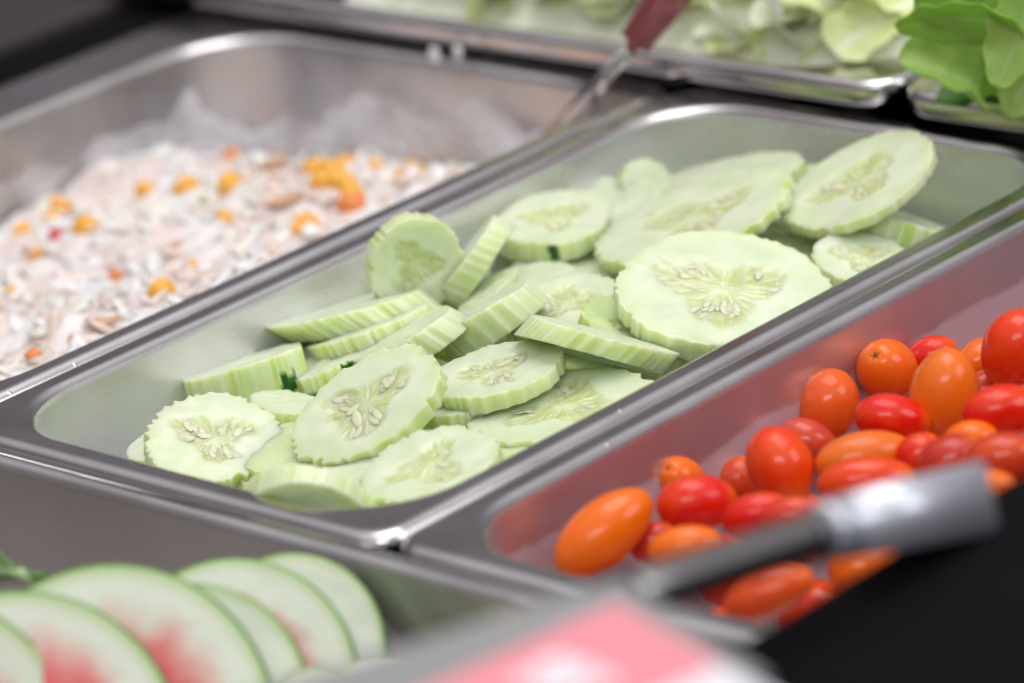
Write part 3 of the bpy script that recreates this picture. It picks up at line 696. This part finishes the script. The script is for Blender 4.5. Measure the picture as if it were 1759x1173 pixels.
for i, p in enumerate(path):
    tq = path[min(i + 1, NP - 1)] - path[max(i - 1, 0)]; nq = Vector((tq.y, -tq.x, 0)).normalized()
    top = -.004 - .022 * float(fbm(np.array(i * .22), np.array(3.), 31, 3)) - (.010 if 58 < i < 76 else 0)
    for h in range(NH):
        u = h / (NH - 1); z = -.052 + (top + .052) * u
        cr = float(fbm(np.array(i * .30 + u * 2), np.array(u * 5.), 17, 3)); cr2 = abs(float(fbm(np.array(i * .7), np.array(u * 7. + i * .2), 23, 2)) - .5)
        V.append(p + nq * (.0016 + .0065 * cr * u + .004 * cr2) + Vector((0, 0, z + .003 * (cr - .5))))
FO = Vector((-.12, .2, -.05))
fo = mesh_obj('plastic_film', [v - FO for v in V], [(i * NH + j, (i + 1) * NH + j, (i + 1) * NH + j + 1, i * NH + j + 1) for i in range(NP - 1) for j in range(NH - 1)], FILM)
fo.location = FO; tag(fo, 'crinkled clear plastic film lining the walls behind the tuna salad', 'plastic film')
# scraps stuck on the pan wall above the heap
P, D = at(457, 208, -.027)
def scrap(name, label, px, py, x, sx, sz, mat):
    d = ray(px, py); t = (x - CAM.x) / d.x; P = CAM + d * t
    bm = bmesh.new(); bmesh.ops.create_icosphere(bm, subdivisions=3, radius=1)
    for v in bm.verts:
        k = 1 + .18 * math.sin(4 * v.co.y + 3 * v.co.z) ; v.co = Vector((v.co.x * .0018, v.co.y * sx * k, v.co.z * sz * k))
    o = bm_obj(name, bm, mat, None, True); o.location = P
    return tag(o, label, 'scrap', 'salad scraps on the pan wall')
scrap('onion_scrap', 'round pale green scrap stuck to the film behind the tuna salad', 457, 210, -.192, .006, .006, simple('pale_green_scrap', (.62, .64, .42), .4))
scrap('cabbage_scrap', 'white pointed scrap stuck to the film at the edge of the tuna salad', 535, 222, -.190, .006, .0095, simple('white_scrap', (.72, .72, .64), .4))

DROP = simple('dressing_drop', (.84, .84, .86), .25)
for px, py, q in ((746, 92, .0030), (786, 88, .0025)):
    P = at_y(px, py, .3135)[0]; bm = bmesh.new(); bmesh.ops.create_icosphere(bm, subdivisions=3, radius=1)
    for v in bm.verts: v.co = Vector((v.co.x * q * .8, v.co.y * .0009, v.co.z * q * (1.25 if v.co.z < 0 else .9)))
    o = bm_obj('dressing_drop', bm, DROP, None, True); o.location = P
    tag(o, 'white drop of dressing clinging to the back wall of the tuna pan', 'drop', 'dressing drops on the tuna pan wall')

# ------------------------------------------------------------------ watermelon slices
def melon_mesh(R, t, seed, red=.70, a0=-70, a1=250):
    rng = np.random.RandomState(seed); N = 96
    th = np.radians(np.linspace(a0, a1, N))
    rr = [0.02, .2, .35, .45, .52, .58, .64, .70, .76, .82, .88, .93, .955, .975, .99, 1.0]
    V = []; C = []; rings = []
    def colr(f, x, y):
        n = fbm(x * 5 + 9, y * 5 + 9, seed, 3) - .5
        fib = fbm(np.arctan2(y, x) * 9, f * 3 + x * 0, seed + 7, 2) - .5
        fr = np.clip((red + .22 * n + .08 * fib - f) / .24, 0, 1)[:, None]
        fg = np.clip((f - .91) / .06, 0, 1); fs = np.clip((f - .973) / .010, 0, 1)
        c = np.array((.74, .77, .62))[None] * np.ones((N, 1))
        c = c * (1 - fr) + np.array((.74, .10, .09))[None] * fr
        c = c * (1 - fg) + np.array((.42, .58, .20))[None] * fg
        c = c * (1 - fs) + np.array((.055, .17, .03))[None] * fs
        return np.concatenate([c, np.ones((N, 1))], 1)
    for top in (True, False):
        for f in (rr if top else rr[::-1]):
            x, y = f * np.cos(th), f * np.sin(th)
            rings.append(range(len(V), len(V) + N))
            bow = .0008 * (fbm(x * 2, y * 2, seed + 4, 2) - .5) - (.0007 if f > .985 else 0)
            V.extend(zip(x * R, y * R, (bow if top else -t - bow))); C.extend(colr(f, x, y))
    F = []
    for a, b in zip(rings[:-1], rings[1:]):
        for i in range(N - 1): F.append((a[i], b[i], b[i + 1], a[i + 1]))
    # cut ends
    for i in (0, N - 1):
        idx = [r[i] for r in rings]; F.append(tuple(idx if i == 0 else reversed(idx)))
    return V, F, C
def melon(label, cx, cy, rpx, D, tilt, turn, t=.010, red=.7, seed=1, a0=-70, a1=250):
    P = CAM + ray(cx, cy) * D; r, u, v = frame(P)
    print('melon', P)
    n = (v * math.cos(tilt) * math.cos(turn) + u * math.sin(tilt) + r * math.sin(turn)).normalized()
    e1 = (r - n * r.dot(n)).normalized(); e2 = n.cross(e1)
    V, F, C = melon_mesh(rpx * D / FPX, t, seed, red, a0, a1)
    o = mesh_obj('watermelon_slice', V, F, MELON, None, True, C); o.matrix_world = basis(e1, e2, n, P)
    return tag(o, label, 'watermelon', 'watermelon slices leaning in the front pan')
melon('thin watermelon rind slice at the end of the row by the pan corner', 500, 1112, 164, 1.080, .10, -.10, .006, .45, 3)
melon('watermelon slice second from the end of the row, pink at its cut tip', 400, 1172, 216, 1.072, .10, -.10, .008, .74, 5)
melon('mostly white watermelon slice squeezed between two broader slices', 328, 1204, 204, 1.064, .10, -.12, .007, .50, 8)
melon('broad watermelon slice with the brightest red streak in the middle of the row', 188, 1252, 287, 1.054, .10, -.10, .009, .78, 11)
melon('watermelon slice with pale red centre in front of the broad middle slice', 28, 1296, 285, 1.044, .10, -.10, .009, .78, 14)
melon('foremost watermelon slice showing a wide band of dark green rind', -135, 1292, 276, 1.034, .10, .22, .013, .74, 17)
melon('small rind slice lying low beneath the row of watermelon', 545, 1250, 108, 1.040, .1, -.1, .009, .4, 20)
melon('dark green rind piece lying skin up near the sign holder', 690, 1190, 120, 1.045, 1.0, .2, .012, .3, 23)
# pan filling under the row, rind offcuts out of view are not built
# green herb stalk
def tube(name, pts, rad, mat, parent=None, seg=12):
    V = []; F = []
    n = len(pts)
    for i, p in enumerate(pts):
        d = (pts[min(i + 1, n - 1)] - pts[max(i - 1, 0)]).normalized()
        x = d.cross(Vector((0, 0, 1)) if abs(d.z) < .9 else Vector((1, 0, 0))).normalized(); y = d.cross(x)
        r_ = rad[i] if isinstance(rad, (list, tuple)) else rad
        for k in range(seg):
            a = 2 * PI * k / seg; V.append(p + x * (r_ * math.cos(a)) + y * (r_ * math.sin(a)))
    for i in range(n - 1):
        for k in range(seg):
            F.append((i * seg + k, i * seg + (k + 1) % seg, (i + 1) * seg + (k + 1) % seg, (i + 1) * seg + k))
    F.append(tuple(range(seg - 1, -1, -1))); F.append(tuple((n - 1) * seg + k for k in range(seg)))
    return mesh_obj(name, V, F, mat, parent)
STALK = simple('herb_green', (.10, .22, .05), .45, 0, .2, 60)
PSTALK = simple('pale_stalk', (.42, .56, .28), .45, 0, .1, 60)
hr = empty('herb_sprig', Matrix.Translation(at_y(10, 985, -.07)[0])); tag(hr, 'thin green herb stalks lying on the watermelon slices', 'herb')
ho = hr.location
for (pp, rad, mt) in ((((-20, 935), (10, 968), (40, 985), (75, 990)), .0010, STALK), (((-30, 975), (20, 980), (60, 995)), .0016, PSTALK), (((-30, 1000), (10, 990), (50, 992)), .0012, STALK)):
    tube('stalk', [at_y(a, b, -.07)[0] - ho for a, b in pp], rad, mt, hr)

# ------------------------------------------------------------------ lettuce
def leaf_mesh(seed, L, Wd, curl, wave, cols, nu=26, nv=18, cup=.4, mat=None):
    """a blade: u along the rib, v across; curls along and cups across, ruffled margin"""
    rng = np.random.RandomState(seed); V = []; C = []
    base, mid, rib = (np.array(c) for c in cols)
    for i in range(nu):
        u = i / (nu - 1); wdt = Wd * math.sqrt(max(.004, 1 - ((u - .54) / .545) ** 2)) * (.8 + .3 * u)
        ang = curl * u
        px_ = L * (math.sin(ang) / curl if abs(curl) > 1e-3 else u); pz = L * ((1 - math.cos(ang)) / curl if abs(curl) > 1e-3 else 0)
        tx, tz = math.cos(ang), math.sin(ang)
        for j in range(nv):
            v = -1 + 2 * j / (nv - 1)
            hgt = cup * wdt * v * v + wave * wdt * abs(v) ** 2 * math.sin(u * 15 + v * 2 + seed) + .08 * wdt * (fbm(np.array(u * 6.), np.array(v * 3. + 4), seed, 2) - .5)
            yy = v * wdt * (1 - .10 * abs(v) * math.sin(u * 23 + seed))
            V.append((px_ - tz * hgt, yy, pz + tx * hgt))
            f = min(1, abs(v) / .10); c = rib * (1 - f) + base * f
            nz = float(fbm(np.array(u * 5.), np.array(v * 4. + 3), seed + 2, 3)); c = c * (1 - nz * .6) + mid * nz * .6
            vein = max(0, 1 - abs(math.sin(u * 18 - abs(v) * 5)) / .18) * .3
            c = c * (1 - vein) + rib * vein
            C.append((*np.clip(c, 0, 1), 1))
    F = [(i * nv + j, (i + 1) * nv + j, (i + 1) * nv + j + 1, i * nv + j + 1) for i in range(nu - 1) for j in range(nv - 1)]
    me = bpy.data.meshes.new('leaf'); me.from_pydata([tuple(map(float, v)) for v in V], [], F)
    me.polygons.foreach_set('use_smooth', [True] * len(me.polygons))
    a = me.color_attributes.new('Col', 'FLOAT_COLOR', 'POINT'); a.data.foreach_set('color', np.asarray(C, np.float32).ravel())
    me.materials.append(mat or LEAF); return me
lroot = empty('shredded_lettuce', Matrix.Translation((-.16, .50, -.02))); tag(lroot, 'heap of pale shredded lettuce in the shallow back tray', 'lettuce')
LO = lroot.location
pale = [((.86, .89, .66), (.90, .92, .80), (.92, .93, .86)), ((.78, .84, .42), (.84, .88, .58), (.90, .92, .78)), ((.90, .92, .82), (.88, .90, .74), (.93, .94, .88)), ((.72, .80, .34), (.82, .87, .52), (.90, .92, .74))]
LM = [leaf_mesh(40 + i, .05, .016, random.Random(i).uniform(-1.0, 1.1), .18, pale[i % 4], 16, 9, .35, PALE) for i in range(8)]
rg = random.Random(21)
gx = np.linspace(-.17, .078, 40); gy = np.linspace(.331, .62, 30); GX, GY = np.meshgrid(gx, gy, indexing='ij')
GE = np.clip(np.minimum((GY - .322) / .06, (.092 - GX) / .04), 0, 1); GZ = -.003 + .044 * GE + .010 * (fbm(GX * 60, GY * 60, 6, 3) - .5)
gc = np.array((.92, .94, .76))[None, None] * (.85 + .3 * fbm(GX * 90, GY * 90, 9, 2))[..., None]
mesh_obj('under_layer', np.stack([GX - LO.x, GY - LO.y, GZ - LO.z], -1).reshape(-1, 3), [(i * 30 + j, (i + 1) * 30 + j, (i + 1) * 30 + j + 1, i * 30 + j + 1) for i in range(39) for j in range(29)], PALE, lroot, True, np.concatenate([np.clip(gc, 0, 1).reshape(-1, 3), np.ones((1200, 1))], 1))
for i in range(330):
    x = rg.uniform(-.14, .070); y = rg.uniform(.343 if x > -.02 else .351, .46)
    edge = min(1, (y - .318) / .06, (.098 - x) / .05); z = -.012 + .044 * max(0, edge) + .02 * rg.random() * max(0, edge)
    o = bpy.data.objects.new('lettuce_piece', LM[rg.randrange(8)]); COL.objects.link(o); o.parent = lroot
    s = rg.uniform(.5, .95)
    o.matrix_local = Matrix.Translation(Vector((x, y, z)) - LO) @ Matrix.Rotation(rg.uniform(0, 6.3), 4, 'Z') @ Matrix.Rotation(rg.uniform(-.8, .5), 4, 'Y') @ Matrix.Rotation(rg.uniform(-.9, .9), 4, 'X') @ Matrix.Diagonal((s, s, s, 1)) @ Matrix.Translation((-.02, 0, 0))
# loose green leaves, placed by look
GREEN = ((.34, .60, .08), (.42, .66, .14), (.58, .73, .30)); LIGHTG = ((.48, .70, .16), (.56, .75, .24), (.70, .81, .45)); DARKG = ((.12, .34, .03), (.17, .42, .05), (.32, .52, .15))
def big_leaf(label, px, py, z, yaw, pitch, roll, L, Wd, curl, wave, cols, seed, cup=.35):
    me = leaf_mesh(seed, L, Wd, curl, wave, cols, 34, 22, cup); P, D = at(px, py, z); r, u, v = frame(P)
    o = bpy.data.objects.new('lettuce_leaf', me); COL.objects.link(o)
    o.matrix_world = basis(r, u, v, P) @ Matrix.Rotation(yaw, 4, 'Z') @ Matrix.Rotation(pitch, 4, 'Y') @ Matrix.Rotation(roll, 4, 'X')
    sd = o.modifiers.new('thickness', 'SOLIDIFY'); sd.thickness = .0006
    return tag(o, label, 'lettuce', 'loose green lettuce leaves')
big_leaf('broad bright green lettuce leaf drooping over the tray edge like a lip', 1546, 104, .030, -.12, .25, -.75, .038, .0150, -.8, .05, LIGHTG, 3, .55)
big_leaf('lettuce leaf curling outward above the broad drooping leaf', 1540, 50, .042, .28, -.3, .75, .044, .010, .7, .07, GREEN, 5, .2)
big_leaf('dark inner lettuce leaf in the hollow behind the drooping leaf', 1590, 75, .026, .10, .0, .9, .036, .012, .2, .06, DARKG, 7, .3)
big_leaf('lettuce leaf rising along the back of the loose bunch', 1570, 8, .050, .05, .1, .3, .048, .013, .4, .08, GREEN, 9, .2)
big_leaf('upright lettuce leaf beside the frilly leaf with pale rib', 1712, 150, .028, 1.15, .1, -.3, .034, .010, .4, .08, LIGHTG, 11, .3)
big_leaf('frilly lettuce leaf with pale rib standing on the tray', 1728, 200, .012, 1.0, .1, .3, .034, .011, -.4, .22, LIGHTG, 13, .3)
big_leaf('dark green lettuce leaf lying on the tray beneath the drooping leaf', 1610, 172, .012, .35, .0, -.8, .036, .009, .2, .06, DARKG, 15, .2)
big_leaf('mid green lettuce leaf behind the upright leaf at the side of the bunch', 1690, 60, .040, .7, 0, .1, .040, .014, .3, .08, GREEN, 17, .2)
big_leaf('lettuce leaf filling the top of the loose bunch', 1630, 30, .046, .45, .2, .4, .046, .012, -.3, .08, LIGHTG, 19, .2)
big_leaf('small curled lettuce leaf low at the side of the bunch', 1690, 150, .020, .55, .1, .2, .026, .009, .5, .10, GREEN, 23, .3)

# ------------------------------------------------------------------ serving spoon
P0 = at(955, 226, -.012)[0]; P1 = at(1092, 72, .022)[0]; P2 = at(1165, -30, .050)[0]
sp = empty('serving_spoon', Matrix.Translation(P0)); tag(sp, 'serving spoon with red plastic handle leaning out of the tuna salad pan', 'spoon')
d1 = (P1 - P0)
def strip(name, A, B, w0, w1, th, mat, parent, org, bev=.0006):
    ax = (B - A).normalized(); _, u, v = frame(A); side = ax.cross(v).normalized(); nn = side.cross(ax)
    bm = bmesh.new(); vs = []
    for p, w in ((A, w0), (B, w1)):
        for sx, sz in ((-1, -1), (1, -1), (1, 1), (-1, 1)): vs.append(bm.verts.new(p - org + side * (sx * w / 2) + nn * (sz * th / 2)))
    for i in range(4): bm.faces.new((vs[i], vs[(i + 1) % 4], vs[4 + (i + 1) % 4], vs[4 + i]))
    bm.faces.new(vs[3::-1]); bm.faces.new(vs[4:])
    bmesh.ops.recalc_face_normals(bm, faces=bm.faces[:])
    bmesh.ops.bevel(bm, geom=bm.edges[:], offset=bev, segments=3, affect='EDGES')
    return bm_obj(name, bm, mat, parent, True)
strip('shank', P0 - d1 * .25, P1 + d1 * .06, .0062, .0045, .0016, STEEL_TRAY, sp, P0)
strip('handle', P1 - d1 * .02, P2 + (P2 - P1) * .8, .0105, .0160, .011, REDPL, sp, P0, .0035)

# ------------------------------------------------------------------ chrome bar with square end cap, and the sign it carries
BX = .363
def at_x(px, py, x):
    d = ray(px, py); t = (x - CAM.x) / d.x; return CAM + d * t
A0 = at_x(1046, 1034, BX); A1 = at_x(1420, 912, BX); A2 = at_x(1455, 905, BX); A3 = at_x(1672, 858, BX)
bar = empty('chrome_bar', Matrix.Translation(A1)); tag(bar, 'chrome bar with a square end cap crossing in front of the tomatoes', 'bar')
def lerp(a, b, t): return a + (b - a) * t
tube('tube', [lerp(A0, A1, k / 8) - A1 for k in range(9)], [.0030, .0048] + [.0051] * 7, CHROME, bar, 24)
tube('glint_cover', [lerp(A0, A1, k) - A1 for k in (-.05, -.03, .02, .07, .09)], [.004, .0056, .0058, .0058, .0050], BLACK, bar, 24)  # added black sleeve, hides the bright highlight at the tube end
tube('collar', [lerp(A1, A2, k / 4) - A1 for k in (-1.2, -.9, -.3, .3, .9, 1.2)], [.0053, .0060, .0065, .0065, .0063, .0056], SATIN, bar, 24)
strip('end_cap', A2, A3, .0138, .0165, .013, SATIN, bar, A1, .0010)
# sign plate on a stand that rises from the black counter edge
SD = .84
C0 = CAM + ray(1066, 992) * SD
C1 = at(560, 1150, C0.z)[0]; e1 = (C1 - C0).normalized()
d = ray(1360, 1190)
t = ((C0 - CAM).dot(e1)) / d.dot(e1); Q = CAM + d * t
e2 = (Q - C0); e2 = (e2 - e1 * e2.dot(e1)).normalized(); nn = e1.cross(e2).normalized()
if nn.dot(CAM - C0) < 0: nn = -nn
sg = empty('price_sign', Matrix.Translation(C0)); tag(sg, 'pink and white price sign in a grey holder on a stand', 'sign')
def plate_pt(px, py, off=0.0):
    d = ray(px, py); t = (C0 + nn * off - CAM).dot(nn) / d.dot(nn); return CAM + d * t - C0
def slab(name, pts, th, mat):                # polygon slab lying on the plate plane
    n = len(pts); V = [p for p in pts] + [p - nn * th for p in pts]
    F = [tuple(range(n)), tuple(range(2 * n - 1, n - 1, -1))] + [(i, n + i, n + (i + 1) % n, (i + 1) % n) for i in range(n)]
    o = mesh_obj(name, V, F, mat, sg, False)
    bm = bmesh.new(); bm.from_mesh(o.data); bmesh.ops.recalc_face_normals(bm, faces=bm.faces[:]); bm.to_mesh(o.data); bm.free()
    return o
print('sign edges', C0, e1, e2, nn, 'len', (Q - C0).length)
ln = .085; ht = .060
slab('holder', [e1 * 0, e1 * ln, e1 * ln + e2 * ht, e2 * ht], .002, ACRYL)
i1 = plate_pt(1058, 1040, .0006); i2 = plate_pt(740, 1185, .0006); i3 = plate_pt(1238, 1142, .0006)
slab('card', [i1, i1 + (i2 - i1) * 1.6, i1 + (i2 - i1) * 1.6 + (i3 - i1) * 1.9, i1 + (i3 - i1) * 1.9], .0006, WHITE)
a1 = i1 + nn * .0004
slab('pink_print', [a1, a1 + (i2 - i1) * 1.6, a1 + (i2 - i1) * 1.6 + (i3 - i1), a1 + (i3 - i1)], .0004, PINK)
for (px, py, rx) in ((905, 1168, 30), (950, 1140, 36), (990, 1150, 34), (1030, 1166, 30), (960, 1180, 40)):
    c = plate_pt(px, py, .0016); s = rx * SD / FPX
    g1 = (i2 - i1).normalized(); g2 = nn.cross(g1).normalized()
    slab('white_lettering', [c + g1 * (s * math.cos(q * PI / 8)) + g2 * (s * .8 * math.sin(q * PI / 8)) for q in range(16)], .0004, WHITE)

foot = C0 + e1 * (ln * .5) + e2 * (ht * .95) - nn * .003
tube('stand_post', [foot - C0, Vector((foot.x, foot.y, .042)) - C0], .003, CHROME, sg, 16)
tube('stand_base', [Vector((foot.x, foot.y, z_)) - C0 for z_ in (.0402, .0425, .0432)], [.02, .02, .017], CHROME, sg, 32)
